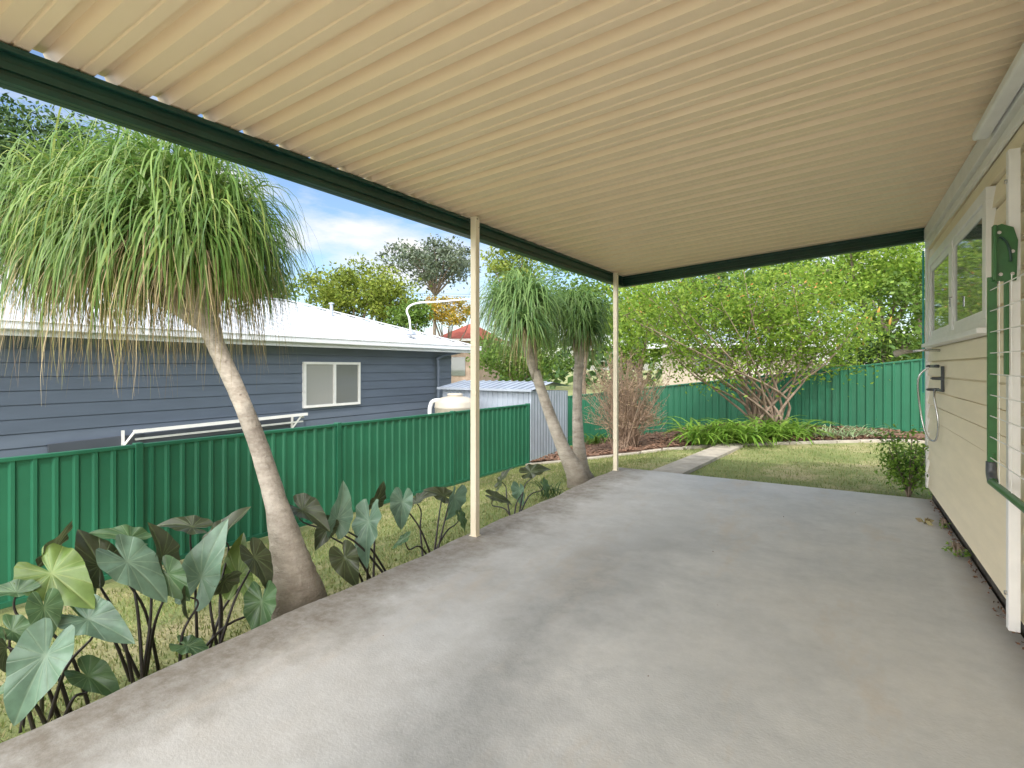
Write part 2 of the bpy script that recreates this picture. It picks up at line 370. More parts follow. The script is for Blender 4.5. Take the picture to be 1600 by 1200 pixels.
l=MB().tube([(X1-.005,4.9,1.75),(X1-.02,4.9,1.75),(X1-.02,4.9,1.68)],.006,6); l.build('latch',M['steel'],win)
# clothesline on the wall
cl=thing('clothesline',(.6,3.3,0),'green metal folding clothesline hanging folded down on the house wall, mounted on white timber posts','clothesline')
MB().box((.630,3.25,.055),(.672,3.295,2.24)).build('timber_post',M['white'],cl,bevel=.003)
MB().box((.630,1.0,.055),(.672,1.045,2.24)).build('timber_post',M['white'],cl,bevel=.003)
for z in (.22,2.1): MB().tube([(.630,3.272,z),(.620,3.272,z)],.010,8).build('bolt',M['steel'],cl)
def bracket(y):
    br=MB(); x0=.618
    sh=[(-.045,-.13),(.035,-.13),(.04,.05),(.025,.11),(-.015,.13),(-.045,.12)]
    n6=len(sh); vs=[(x0+a,y,1.77+c) for a,c in sh]+[(x0+a,y+.012,1.77+c) for a,c in sh]
    br.add(vs,[tuple(range(n6)),tuple(range(2*n6-1,n6-1,-1))]+[(i,i+n6,(i+1)%n6+n6,(i+1)%n6) for i in range(n6)])
    br.bar((x0-.045,y-.02,1.64),(x0-.045,y-.02,1.89),.012,.04)
    o=br.build('bracket',M['hgreen'],cl,bevel=.002)
    g=MB()
    arc=[(x0-.03+.055*math.sin(t)*.8,y-.006,1.74+.10*math.cos(t)) for t in [0.1+k*.18 for k in range(10)]]
    g.tube(arc,.005,6); g.build('gear_slot',M['dgreen'],o)
    for a,c in ((.02,-.10),(-.02,-.10),(.02,.0),(-.025,.09)): MB().tube([(x0+a,y-.008,1.77+c),(x0+a,y+.0,1.77+c)],.008,8).build('bolt',M['steel'],o)
bracket(3.225)
MB().box((.612,3.228,1.21),(.629,3.246,1.65)).build('channel',M['hgreen'],cl,bevel=.003)
t=MB(); t.box((.553,3.215,.80),(.585,3.235,1.66))
t.tube(spline([(.568,3.225,.86),(.567,3.22,.77),(.564,3.17,.737),(.56,3.0,.735),(.56,1.2,.735)],4),.016,10)
t.box((.553,1.14,.735),(.585,1.16,1.66))
t.build('frame',M['hgreen'],cl)
t=MB().tube(spline([(.568,3.228,.82),(.567,3.222,.765),(.565,3.18,.737)],4),.0205,10); t.build('elbow_cap',M['black'],cl,smooth=True)
for k in range(9):
    z=.84+k*.095
    MB().tube([(.562,3.215,z),(.562,2.2,z-.008),(.562,1.16,z)],.0024,5).build('line_wire',M['white'],cl)
for yy in (3.05,2.85): MB().tube([(.562,yy,.74),(.562,yy,1.62)],.0018,5).build('line_wire',M['white'],cl)
# outdoor shower
sh=thing('outdoor_shower',(XW,5.8,1.3),'outdoor shower with short arm, taps and looped hose near the far wall corner','shower')
zz=1.385
t=MB().tube([(XW-.01,5.8,zz+.01),(XW-.12,5.8,zz+.015),(XW-.22,5.8,zz)],.011,8); t.build('shower_arm',M['steel'],sh,smooth=True)
t=MB().tube([(XW-.20,5.8,zz+.005),(XW-.28,5.79,zz-.0),(XW-.33,5.78,zz-.02)],[.012,.024,.03],12); t.build('shower_head',M['tank'],sh,smooth=True)
t=MB(); t.tube(spline([(XW-.02,5.78,1.26),(XW-.07,5.78,1.26),(XW-.07,5.5,1.26)]),.012,8); t.tube([(XW-.03,5.5,1.26),(XW-.03,5.5,1.06),(XW-.03,5.78,1.06)],.012,8); t.build('pipe',M['black'],sh,smooth=True)
for yy,z in((5.78,1.26),(5.78,1.06),(5.5,1.16)):
    t=MB().tube([(XW-.02,yy,z),(XW-.10,yy,z)],[.014,.011],8); t.bar((XW-.10,yy-.03,z),(XW-.10,yy+.03,z),.012,.012); t.build('tap',M['black'],sh)
t=MB().tube(spline([(XW-.08,5.78,1.26),(XW-.16,5.8,1.15),(XW-.14,5.82,.85),(XW-.10,5.78,.66),(XW-.05,5.7,.64),(XW-.04,5.66,.8),(XW-.06,5.7,1.0),(XW-.05,5.75,1.06)],6),.008,8); t.build('hose',M['steel'],sh,smooth=True)
# ------------------------------------------------------------------ fences
def ribsheet(mb,A,B,zt,zb,pitch,depth):
    A=V((A[0],A[1],0));B=V((B[0],B[1],0)); L=(B-A).length; d=(B-A)/L; n=V((d.y,-d.x,0)); pr=[(0,0),(.62,0),(.72,1),(.90,1),(1,0)]
    u=0;pts=[]
    while u<L:
        for a,h in pr[:-1]:
            if u+a*pitch<L: pts.append((u+a*pitch,h*depth))
        u+=pitch
    pts.append((L,0)); vs=[]
    for u,h in pts:
        q=A+d*u+n*h; f=u/L; vs+= [(q.x,q.y,zb[0]+(zb[1]-zb[0])*f),(q.x,q.y,zt[0]+(zt[1]-zt[0])*f)]
    mb.add(vs,[(2*i,2*i+2,2*i+3,2*i+1) for i in range(len(pts)-1)])
def fence(label,A,B,zt,zb,k):
    A=V((*A,0));B=V((*B,0))
    f=thing('metal_fence',(A.x,A.y,zb[0]),label,'fence')
    for i in range(k):
        a=i/k;b2=(i+1)/k; p=A.lerp(B,a);q=A.lerp(B,b2); L=lambda z,t:z[0]+(z[1]-z[0])*t
        m_=MB(); ribsheet(m_,p,q,(L(zt,a)-.02,L(zt,b2)-.02),(L(zb,a)+.02,L(zb,b2)+.02),.145,.022); m_.build('panel',M['fgreen'],f)
        m_=MB(); m_.bar((p.x,p.y,L(zt,a)-.018),(q.x,q.y,L(zt,b2)-.018),.06,.035); m_.build('rail',M['fpost'],f,bevel=.005)
        m_=MB(); m_.bar((p.x,p.y,L(zb,a)+.04),(q.x,q.y,L(zb,b2)+.04),.055,.05); m_.build('rail',M['fpost'],f,bevel=.005)
    for i in range(k+1):
        a=i/k;p=A.lerp(B,a); z1=zt[0]+(zt[1]-zt[0])*a; z0=zb[0]+(zb[1]-zb[0])*a
        MB().box((p.x-.04,p.y-.035,z0-.1),(p.x+.04,p.y+.035,z1+.012)).build('post',M['fpost'],f,bevel=.006)
d=(V((-5.57,9.57,0))-V((-5.96,1.53,0))).normalized(); e=V((-5.57,9.57,0)); s=e-d*11.75
fence('green ribbed metal fence running along the left lawn in front of the grey house',(s.x,s.y),(e.x,e.y),(.495,.495),(-.77,-.77),5)
fence('green ribbed metal fence across the back of the garden behind the trees',(-6.6,12.85),(4.1,12.85),(.45,1.77),(-.98,.32),5)
# ------------------------------------------------------------------ shed
sd=thing('garden_shed',(-6.8,10.6,-.95),'small grey corrugated metal garden shed at the end of the left green fence','shed')
mb=MB(); x0,x1,y0,y1=-8.0,-5.62,9.78,11.56
ribsheet(mb,(x0,y0),(x1,y0),(.76,.76),(-1,-1),.13,.018); ribsheet(mb,(x1,y0),(x1,y1),(.76,.70),(-1,-1),.13,.018)
ribsheet(mb,(x1,y1),(x0,y1),(.7,.7),(-1,-1),.13,.018); ribsheet(mb,(x0,y1),(x0,y0),(.7,.76),(-1,-1),.13,.018); mb.build('wall',M['zinc'],sd)
mb=MB(); mb.add([(x0-.08,y0-.1,.77),(x1+.08,y0-.1,.77),(x1+.08,y1+.1,.80),(x0-.08,y1+.1,.80),(x0-.08,(y0+y1)/2,.92),(x1+.08,(y0+y1)/2,.92)],[(0,1,5,4),(4,5,2,3)])
k=x0
while k<x1: mb.bar((k,y0-.1,.785),(k,(y0+y1)/2,.935),.03,.02); k+=.19
mb.bar((x0-.08,y0-.1,.765),(x1+.08,y0-.1,.765),.02,.05); mb.build('roof',M['zinc'],sd)
MB().box((x1-.01,y0-.03,-1),(x1+.03,y0+.02,.76)).build('corner_trim',M['zinc'],sd)
# ------------------------------------------------------------------ grey neighbour house
nh=thing('grey_house',(-9.1,5,-1.1),'neighbouring blue-grey clad house with a white metal hip roof behind the left fence','house')
mb=MB(); boards(mb,-9.1,-6,11.49,-1.1,1.66,.185,.014,1,.012); mb.add([(-9.1,11.49,-1.1),(-15,11.49,-1.1),(-15,11.49,1.66),(-9.1,11.49,1.66)],[(0,1,2,3)]); mb.build('wall',M['grey'],nh)
E=1.80; ex=-8.55; ey=11.90; rx=-12.1; ry=8.65; rzt=2.93; yb=-7
mb=MB().add([(ex,yb,E),(ex,ey,E),(rx,ry,rzt),(rx,yb,rzt),(-15.7,ey,E),(-15.7,yb,E)],[(0,1,2,3),(1,4,2),(3,2,4,5)])
k=yb
while k<ey-.1:
    if k<ry: q=(rx,k,rzt+.012)
    else:
        t_=(k-ry)/(ey-ry); q=(rx+(ex-rx)*t_,k,rzt+(E-rzt)*t_+.012)
    mb.bar((ex,k,E+.012),q,.035,.024); k+=.25
mb.bar((ex,ey,E+.03),(rx,ry,rzt+.03),.12,.03); mb.bar((rx,ry,rzt+.03),(rx,yb,rzt+.03),.14,.03)
mb.build('roof',M['roofwhite'],nh)
mb=MB(); mb.bar((ex+.05,yb,E-.04),(ex+.05,ey+.1,E-.04),.12,.11); mb.bar((ex+.1,ey+.05,E-.04),(-15.5,ey+.05,E-.04),.12,.11); mb.bar((ex+.115,yb,E+.008),(ex+.115,ey+.11,E+.008),.025,.025); mb.build('gutter',M['whitemetal'],nh,bevel=.012)
MB().add([(ex,yb,1.68),(ex,ey,1.68),(-9.1,ey,1.66),(-9.1,yb,1.66)],[(0,3,2,1)]).build('soffit',M['white'],nh)
MB().bar((ex-.02,yb,1.70),(ex-.02,ey,1.70),.02,.13).build('fascia',M['whitemetal'],nh)
p=WX(684,560,-9.0); mb=MB().tube(spline([(ex-.1,11.3,1.66),(-8.98,p.y,1.5),(-8.98,p.y,1.2),(-8.98,p.y,-.6)],4),.045,8); mb.build('downpipe',M['grey'],nh,smooth=True)
y0,y1,z0,z1=6.78,8.22,.445,1.36
wm=MB(); X=-9.06
for a,b2,c_,d_ in ((y0,y1,z1-.05,z1),(y0,y1,z0,z0+.05),(y0,y0+.05,z0+.05,z1-.05),(y1-.05,y1,z0+.05,z1-.05),(7.5,7.56,z0+.05,z1-.05)): wm.box((-9.1,a,c_),(X+.03,b2,d_))
wn=wm.build('window',M['white'],nh)
MB().add([(X,y0+.05,z0+.05),(X,7.5,z0+.05),(X,7.5,z1-.05),(X,y0+.05,z1-.05)],[(0,1,2,3)]).build('pane',M['blind'],wn)
MB().add([(X,7.56,z0+.05),(X,y1-.05,z0+.05),(X,y1-.05,z1-.05),(X,7.56,z1-.05)],[(0,1,2,3)]).build('pane',M['midglass'],wn)
p=P(518,488,13.3); MB().tube([p-V((0,0,.15)),p+V((0,0,.2))],.04,8).lathe((p.x,p.y,p.z+.2),[(.07,0),(.07,.03),(.0,.05)],8).build('roof_vent',M['zinc'],nh)
ms=thing('service_mast',P(641,520,13.2),'bent pale grey power service mast standing on the white roof','mast')
MB().tube(spline([P(642,526,13.2),P(640,500,13.2),P(636,484,13.2),P(650,474,13.3),P(690,471,13.6),P(760,465,14.2)],6),.024,8).build('conduit',M['whitemetal'],ms,smooth=True)
MB().lathe(P(642,519,13.2),[(.14,-.06),(.10,.0),(.04,.05)],10).build('flashing',M['zinc'],ms)
ar=thing('wall_airer',WX(330,668,-9.0),'white folded wall-mounted airer frame on the blue-grey house wall above the fence','clothesline')
MB().bar((-9.055,2.8,.14),(-9.055,6.55,.22),.04,.16).build('backing_board',M['dgrey'],ar,bevel=.004)
mb=MB(); mb.bar((-8.9,3.75,.30),(-8.9,6.75,.34),.04,.05); mb.bar((-8.97,3.8,.18),(-8.97,6.7,.20),.03,.03); mb.build('rail',M['white'],ar)
for yy in (3.78,6.62):
    mb=MB(); mb.bar((-8.9,yy,.32),(-9.02,yy-.12,.08),.03,.03); mb.bar((-9.02,yy-.12,.32),(-9.02,yy-.12,.02),.04,.03); mb.bar((-8.9,yy,.31),(-9.04,yy+.15,.27),.03,.03); mb.build('bracket',M['white'],ar)
tk=thing('water_tank',(-7.1,9.1,-1.0),'beige plastic water tank with ribbed lid between fence and shed','water tank')
MB().lathe((-7.1,9.1,-1),[(.43,0),(.43,1.38),(.445,1.40),(.43,1.42),(.43,1.50),(.40,1.54),(.30,1.60),(.16,1.63)]).build('tank_body',M['tank'],tk,smooth=True)
MB().lathe((-7.1,9.1,.63),[(.16,0),(.17,.04),(.15,.06),(0,.065)],20).build('lid',M['tank'],tk)
MB().tube(spline([(-7.35,8.75,-.4),(-7.5,8.75,.2),(-7.5,8.78,.46),(-7.42,8.82,.54),(-7.25,8.9,.54)],4),.045,8).build('inlet_pipe',M['whitemetal'],tk,smooth=True)
# ------------------------------------------------------------------ distant houses
def house(label,a,b2,depth,zt,zr,wm_,rm_,name='distant_house'):
    a=V((a.x,a.y,0)); b2=V((b2.x,b2.y,0)); u=(b2-a).normalized(); n=V((-u.y,u.x,0)); c=a+n*depth; d=b2+n*depth
    h=thing(name,(a.x,a.y,-1),label,'house')
    mb=MB(); vs=[]
    for q in (a,b2,d,c): vs+= [(q.x,q.y,-1.1),(q.x,q.y,zt)]
    mb.add(vs,[(0,2,3,1),(2,4,5,3),(4,6,7,5),(6,0,1,7)]); mb.build('wall',wm_,h)
    o=.4; A=a-u*o-n*o; Bq=b2+u*o-n*o; Cq=c-u*o+n*o; D=d+u*o+n*o; m1=(A+Cq)/2+u*depth*.35; m2=(Bq+D)/2-u*depth*.35
    def z(q,zz): return (q.x,q.y,zz)
    mb=MB().add([z(A,zt),z(Bq,zt),z(D,zt),z(Cq,zt),z(m1,zr),z(m2,zr)],[(0,1,5,4),(1,2,5),(2,3,4,5),(3,0,4),(3,2,1,0)]); mb.build('roof',rm_,h)
    mb=MB().bar((A.x,A.y,zt-.05),(Bq.x,Bq.y,zt-.05),.1,.12); mb.build('gutter',M['whitemetal'],h)
    return h,a,u
h,a,u=house('distant house with a red tiled roof glimpsed beyond the white roof',P(690,560,29),P(742,560,28.4),4,2.75,3.8,M['brickfar'],M['redroof'])
q=a+u*.6+V((u.y,-u.x,0))*.03; MB().bar((q.x,q.y,1.3),(q.x+u.x*.8,q.y+u.y*.8,1.3),.04,1.0).build('window',M['glass'],h)
h,a,u=house('pale cream house with grey roof partly hidden behind the back fence trees',P(1035,560,15.5),P(1275,560,14.2),5,1.90,2.4,M['creamfar'],M['zinc'])
mb=MB(); n=V((-u.y,u.x,0)); q0=a+u*2.15-n*.06; W_,Hh=.75,.95; zb=.90
def clipl(c,sg):
    pts=[]
    for i in range(41):
        z=i/40*Hh; x=c+sg*z
        if 0<=x<=W_: pts.append((x,z))
    return (pts[0],pts[-1]) if len(pts)>2 else None
for i in range(-10,18):
    for sg in(-1,1):
        r=clipl(i*.11,sg)
        if r:
            (xa,za),(xb,zb2)=r; p_=q0+u*xa; q_=q0+u*xb
            mb.bar((p_.x,p_.y,zb+za),(q_.x,q_.y,zb+zb2),.012,.022,up=n)
mb.build('lattice_panel',M['white'],h)
q=a+u*.9-n*.03; MB().bar((q.x,q.y,1.4),(q.x+u.x*.9,q.y+u.y*.9,1.4),.05,.55).build('window',M['glass'],h)
for k,(ya,yb2) in enumerate(((446,462),(440,470))):
    o=MB().tube([P(380,ya,34),P(600,(ya+yb2)/2+4,38),P(900,yb2,46)],.012,4).build('power_line',M['black'])
    tag(o,['thin power line sagging across the sky left of the cream post, upper strand at left','thin power line crossing lower toward the red roof, lower strand at right'][1-k],'power line','power lines over the neighbouring roof')
# ------------------------------------------------------------------ foliage
def leafquad(mb,p,l,w,nb=.5):
    d=V((random.gauss(0,1),random.gauss(0,1),random.gauss(0,.8)-.3)).normalized(); s=d.cross(V((random.gauss(0,1),random.gauss(0,1),random.gauss(0,1)+nb))).normalized()
    mb.add([p-d*l*.5,p+s*w*.5,p+d*l*.5,p-s*w*.5],[(0,1,2,3)])
def tree(name,label,cat,base,ells,ncl,nlf,ls,mat,bark,tr,clr=.3,group=None,extra=None,limbs=10,split=None):
    t=thing(name,base,label,cat,group); base=V(base); cls=[]
    for c,r1,r2 in ells:
        for k in range(max(2,int(ncl/len(ells)))):
            v=V((random.gauss(0,1),random.gauss(0,1),random.gauss(0,1))).normalized()*(random.random()**.45)
            cls.append(V((c.x+v.x*r1,c.y+v.y*r1,c.z+v.z*r2)))
    top=sum((c for c,_,_ in ells),V((0,0,0)))/len(ells)
    mb=MB(); fork=base.lerp(V((top.x,top.y,top.z)),split if split else .55)
    mb.tube(spline([base-V((0,0,.1)),base.lerp(fork,.5)+V((random.uniform(-1,1),random.uniform(-1,1),0))*tr,fork],4),lin([tr*1.35,tr,tr*.75],4),9,.06)
    for k in range(limbs):
        c=random.choice(cls); m=fork.lerp(c,.5)+V((random.uniform(-1,1),random.uniform(-1,1),.3))*(c-fork).length*.12
        mb.tube(spline([fork,m,c],4),lin([tr*.5,tr*.28,tr*.08],4),6,.05)
    mb.build('trunk',bark,t,smooth=True)
    mb=MB()
    for c in cls:
        r=clr*random.uniform(.6,1.3)
        for k in range(nlf):
            p=c+V((random.gauss(0,.5),random.gauss(0,.5),random.gauss(0,.36)))*r
            l=ls*random.uniform(.6,1.3); leafquad(mb,p,l,l*.5)
    mb.build('crown',mat,t)
    return t
def px(n_,d): return n_/F*d
def bgtree(label,x,y,rx_,ry_,d,ncl,nlf,ls,mat,clr,tr=.2,bark='bark',**kw):
    c=P(x,y,d); b=V((c.x,c.y,zg(c.x)))
    return tree('tree',label,'tree',b,[(c,px(rx_,d),px(ry_,d))],ncl,nlf,ls,M[mat],M[bark],tr,clr,group='trees behind the neighbouring roofs',**kw)
bgtree('dark evergreen tree at the far left edge above the ponytail palm',10,255,115,105,17,100,120,.17,'darkgreen',.7)
bgtree('tall dark tree rising behind the top of the ponytail palm crown',150,275,110,80,24,75,100,.22,'darkgreen',.9)
bgtree('dense dark tree behind the left end of the white roof',190,420,130,60,30,40,80,.34,'darkgreen',1.0)
bgtree('green tree directly behind the ponytail palm trunk',380,455,100,35,34,40,80,.34,'midgreen',1.0)
bgtree('rounded yellow-green tree above the right end of the white roof',560,463,96,50,28,90,130,.2,'treelime',.75)
bgtree('tall sparse grey-green gum tree in the distance left of the cream post',680,412,82,34,48,80,80,.32,'gum',1.1,tr=.16,limbs=26,split=.75)
bgtree('yellow blossoming tree beside the cream post',700,486,42,24,27,34,110,.14,'yellow',.35,tr=.1)
bgtree('small green tree between the round tree and the yellow one',640,500,42,28,25,30,110,.16,'midgreen',.45,tr=.1)
bgtree('feathery pale tree behind the first ponytail palm pair',800,425,50,40,40,40,80,.3,'treelime',.9)
bgtree('low green tree behind the shed, left of the two leaning palm trunks',810,555,90,36,20,60,110,.15,'midgreen',.5,tr=.08)
bgtree('pale green tree behind the twin ponytail palms at right',915,470,95,75,27,60,100,.22,'midgreen',.8)
bgtree('bright leafy tree behind the brown bush near the second post',1000,510,55,70,16,60,120,.12,'limegreen',.5,tr=.1)
bgtree('leafy tree under the middle of the end beam',1200,430,150,60,21,90,110,.17,'midgreen',.65)
bgtree('bright green tree left of the cream house window',1380,430,120,60,17,90,120,.14,'limegreen',.55)
bgtree('green tree behind the tall ginger leaves beside the house corner',1440,500,90,90,15,60,110,.14,'midgreen',.5)
bgtree('dark bushy tree behind the pale cream house',1120,480,120,50,25,60,90,.22,'darkgreen',.7)
mb=MB()
for i in range(12000):
    a=random.uniform(-130,60); dist=random.uniform(52,75); x=math.sin(R(a))*dist; y=math.cos(R(a))*dist
    hh=3.5+2.2*math.sin(a*.23)+1.6*math.sin(a*.71+1)+1.0*math.sin(a*1.9)
    p=V((x,y,-1+max(1.5,hh)*random.random()**.7)); l=random.uniform(.7,1.2); leafquad(mb,p,l,l*.7)
tag(mb.build('distant_treeline',M['darkgreen']),'far-off line of dark trees along the horizon','trees',kind='stuff')
# multi-stem shrub tree in back bed
b0=WY(1195,670,11.2); b0.z=-.03
t=thing('spreading_tree',b0,'multi-stemmed spreading tree with tan branches and bright leaves in the back garden bed','tree')
mb=MB(); cls=[]; low=[]
targets=[(1010,490),(1045,450),(1085,500),(1090,430),(1130,480),(1150,415),(1185,460),(1210,420),(1230,490),(1265,440),(1290,490),(1320,460),(1055,530),(1310,520),(1165,500),(1000,455),(1340,490),(1240,410),(1100,535),(1265,530),(975,480),(1035,410)]
for ti,(tx,ty) in enumerate(targets):
    for rep in range(1 if (ty>500 or ti%2) else 2):
        a0=random.random()*6.3; r0=random.uniform(.06,.22); s0=b0+V((math.cos(a0)*r0,math.sin(a0)*r0,-.05))
        c=P(tx+random.uniform(-18,18),ty+random.uniform(-14,14),10.2+random.uniform(-1.0,.6)); m1=s0+V((math.cos(a0)*.12+random.uniform(-.12,.12),random.uniform(-.12,.12),random.uniform(.3,.8)))
        m2=m1.lerp(c,.5)+V((random.uniform(-.3,.3),random.uniform(-.2,.2),random.uniform(-.15,.1)))
        mb.tube(spline([s0,m1,m2,c],5),lin([.034,.026,.014,.005],5),6,.12); (low if ty>500 else cls).append(c)
        for k in range(4):
            s_=m1.lerp(c,random.uniform(.3,.95)); e2=s_+V((random.uniform(-.6,.6),random.uniform(-.5,.5),random.uniform(-.1,.55))); mb.tube([s_,s_.lerp(e2,.5)+V((0,0,-.03)),e2],[.008,.005,.003],4); (cls if e2.z>1.65 else low).append(e2)
for k in range(16): low.append(P(random.uniform(1000,1330),random.uniform(535,580),random.uniform(9.8,10.9)))
mb.build('trunk',M['barkorange'],t,smooth=True)
mb=MB()
for c in cls+low:
    k2=165 if c.z>1.65 else 62
    for k in range(k2):
        p=c+V((random.gauss(0,.5),random.gauss(0,.5),random.gauss(0,.34)))*.5; l=random.uniform(.05,.10); leafquad(mb,p,l,l*.5,1.0)
mb.build('crown',M['limegreen'],t)
mb=MB()
for k in range(300):
    c=random.choice(cls); p=c+V((random.gauss(0,.5),random.gauss(0,.5),random.gauss(0,.3)+.3))*.4; leafquad(mb,p,.06,.03)
mb.build('new_leaves',M['orange'],t)
def broad(label,cx_,cy_,d,n_,hmin,hmax,L,mat,spread):
    b=P(cx_,cy_,d); b.z=-.2
    t=thing('ginger_plant',b,label,'plant','ginger plants behind the back fence'); mb=MB(); st=MB(); nf=0
    for k in range(n_):
        q=b+V((random.gauss(0,spread),random.gauss(0,spread*.5),0)); h=random.uniform(hmin,hmax); tp=q+V((random.uniform(-.3,.3),random.uniform(-.3,.3),h))
        st.tube([q,q.lerp(tp,.6),tp],.012,5)
        for j in range(9):
            s_=q.lerp(tp,.35+.65*j/8); a=random.random()*6.3; dd=V((math.cos(a),math.sin(a),.5)); ll=L*random.uniform(.7,1.2); sd_=dd.cross(V((0,0,1))).normalized()
            pts=[s_+dd*ll*u+V((0,0,-.55*ll*u*u)) for u in (0,.25,.5,.75,1)]; w=[.01,.06,.075,.05,.003]
            vs=[]
            for p_,ww in zip(pts,w): vs+=[p_-sd_*ww*ll/.5,p_+V((0,0,-.01)),p_+sd_*ww*ll/.5]
            mb.add(vs,[(3*i+z,3*i+z+1,3*i+z+4,3*i+z+3) for i in range(4) for z in (0,1)])
        if random.random()<.35:
            MB().tube([tp,tp+V((.02,0,.12)),tp+V((.05,.02,.22))],[.02,.035,.01],5).build('flower',M['orange'],t)
    st.build('stem',M['midgreen'],t); mb.build('foliage',mat,t)
broad('tall dark broad-leaved ginger plant above the fence beside the house corner',1385,600,13.6,18,1.7,3.1,.55,M['darkgreen'],.45)
broad('broad-leaved ginger plant above the fence, left of the taller dark one',1310,600,13.9,12,1.5,2.6,.5,M['midgreen'],.4)
b0=G(978,703,-.33); t=thing('dry_bush',b0,'dry brown twiggy bush between the second post and the twin ponytail palms','bush')
mb=MB(); tl=MB()
for k in range(340):
    a=random.random()*6.3; rr=random.uniform(.1,1)*.92; h=random.uniform(.6,2.0)*(1-.25*rr); tp=b0+V((math.cos(a)*rr,math.sin(a)*rr,h)); m_=b0.lerp(tp,.5)+V((random.uniform(-.1,.1),random.uniform(-.1,.1),.1+.1*rr))
    mb.tube([b0+V((random.gauss(0,.1),random.gauss(0,.1),0)),m_,tp],[.008,.005,.0025],4)
    for j in range(3):
        s_=m_.lerp(tp,random.random()); e2=s_+V((random.uniform(-.2,.2),random.uniform(-.2,.2),random.uniform(-.02,.25))); mb.tube([s_,e2],[.004,.002],3)
        for q in range(6): leafquad(tl,s_.lerp(e2,random.random()),.045,.018)
mb.build('branch',M['twig'],t); tl.build('foliage',M['brush'],t)
def straps(name,label,b,n_,L,w,mat,spread=.1,group=None,cat='plant'):
    b=V(b); t=thing(name,b,label,cat,group); mb=MB()
    for k in range(n_):
        a=random.random()*6.3; q=b+V((random.gauss(0,spread),random.gauss(0,spread),0)); d=V((math.cos(a),math.sin(a),random.uniform(.6,2.2))).normalized(); sd_=d.cross(V((0,0,1))).normalized(); ll=L*random.uniform(.6,1.15)
        vs=[];p=q.copy(); N=6
        for i in range(N+1):
            ww=w*(1-abs(i/N*1.6-.6)**2*.9) if i<N else .001
            vs+=[p-sd_*ww/2,p+V((0,0,-w*.15)),p+sd_*ww/2]; p=p+d*ll/N; d=(d+V((0,0,-.30))).normalized()
        mb.add(vs,[(3*i+z,3*i+z+1,3*i+z+4,3*i+z+3) for i in range(N) for z in (0,1)])
    mb.build('foliage',mat,t); return t
for i,(x,y) in enumerate(((1095,692),(1130,690),(1165,691),(1205,688),(1240,684))):
    b=G(x,y,-.05)
    straps('clivia_plant',['leftmost clivia clump with bright strappy leaves at the garden edging by the path','second clivia clump from the left, just right of the path end','middle clivia clump of strappy leaves in front of the spreading tree','fourth clivia clump, below the tan stems','rightmost clivia clump, nearest the pale strappy plants'][i],b,90,.78,.040,M['strap'],.13,'clivia clumps in the back bed')
for i,(x,y) in enumerate(((1280,684),(1318,685),(1352,683))):
    b=G(x,y,-.05)
    straps('spider_plant',['left pale variegated strappy plant next to the clivias','middle pale variegated strappy plant','right pale variegated strappy plant toward the house corner'][i],b,60,.42,.018,M['varieg'],.13,'pale strappy plants along the fence')
straps('grass_tuft','dark spiky grass tuft beside the twin ponytail palm base',G(855,775,-.17),40,.32,.012,M['darkgreen'],.06)
straps('strappy_shrub','mid green strappy plant at the base of the left end of the back fence',G(930,694,-.5),60,.5,.03,M['midgreen'],.15)
def shrub(name,label,c,r,hh,n_,ls,mat,group=None):
    b=V(c); t=thing(name,b,label,'bush',group); mb=MB(); st=MB()
    for k in range(16):
        a=random.random()*6.3; e2=b+V((math.cos(a)*r*.7,math.sin(a)*r*.7,hh*random.uniform(.5,1))); st.tube([b,b.lerp(e2,.5)+V((0,0,.05)),e2],[.008,.006,.003],4)
        for j in range(n_//16): leafquad(mb,e2.lerp(b,random.random()*.6)+V((random.gauss(0,.3),random.gauss(0,.3),random.gauss(0,.25)))*r,ls*random.uniform(.6,1.3),ls*.45,1)
    st.build('branch',M['bark'],t); mb.build('foliage',mat,t)
shrub('corner_shrub','small bushy green shrub at the far corner of the cream wall',(.55,6.75,-.09),.24,.70,1900,.05,M['strap'])
shrub('weed','small ferny weed growing where the slab meets the cream wall',(.63,4.55,0),.07,.08,110,.03,M['strap'])
shrub('ground_weed','tiny green weed at the slab edge below the window',(.65,5.3,0),.04,.05,60,.025,M['strap'])
b=G(1448,818,.0)
mb=MB()
for k in range(7): leafquad(mb,b+V((random.gauss(0,.03),random.gauss(0,.03),.02)),.07,.04)
tag(mb.build('fallen_leaves',M['straw']),'little heap of dry curled leaves on the slab near the wall','leaves')
mb=MB()
for k in range(160):
    x=.695-abs(random.gauss(0,.02)); y=random.uniform(2.6,6.3); leafquad(mb,V((x,y,.006)),.02,.012)
for k in range(12): leafquad(mb,V((random.uniform(-2.3,.6),random.uniform(1.6,6.3),.005)),.010,.006)
tag(mb.build('leaf_litter',M['mulch']),'fine brown leaf litter along the foot of the cream wall','leaf litter',kind='stuff')
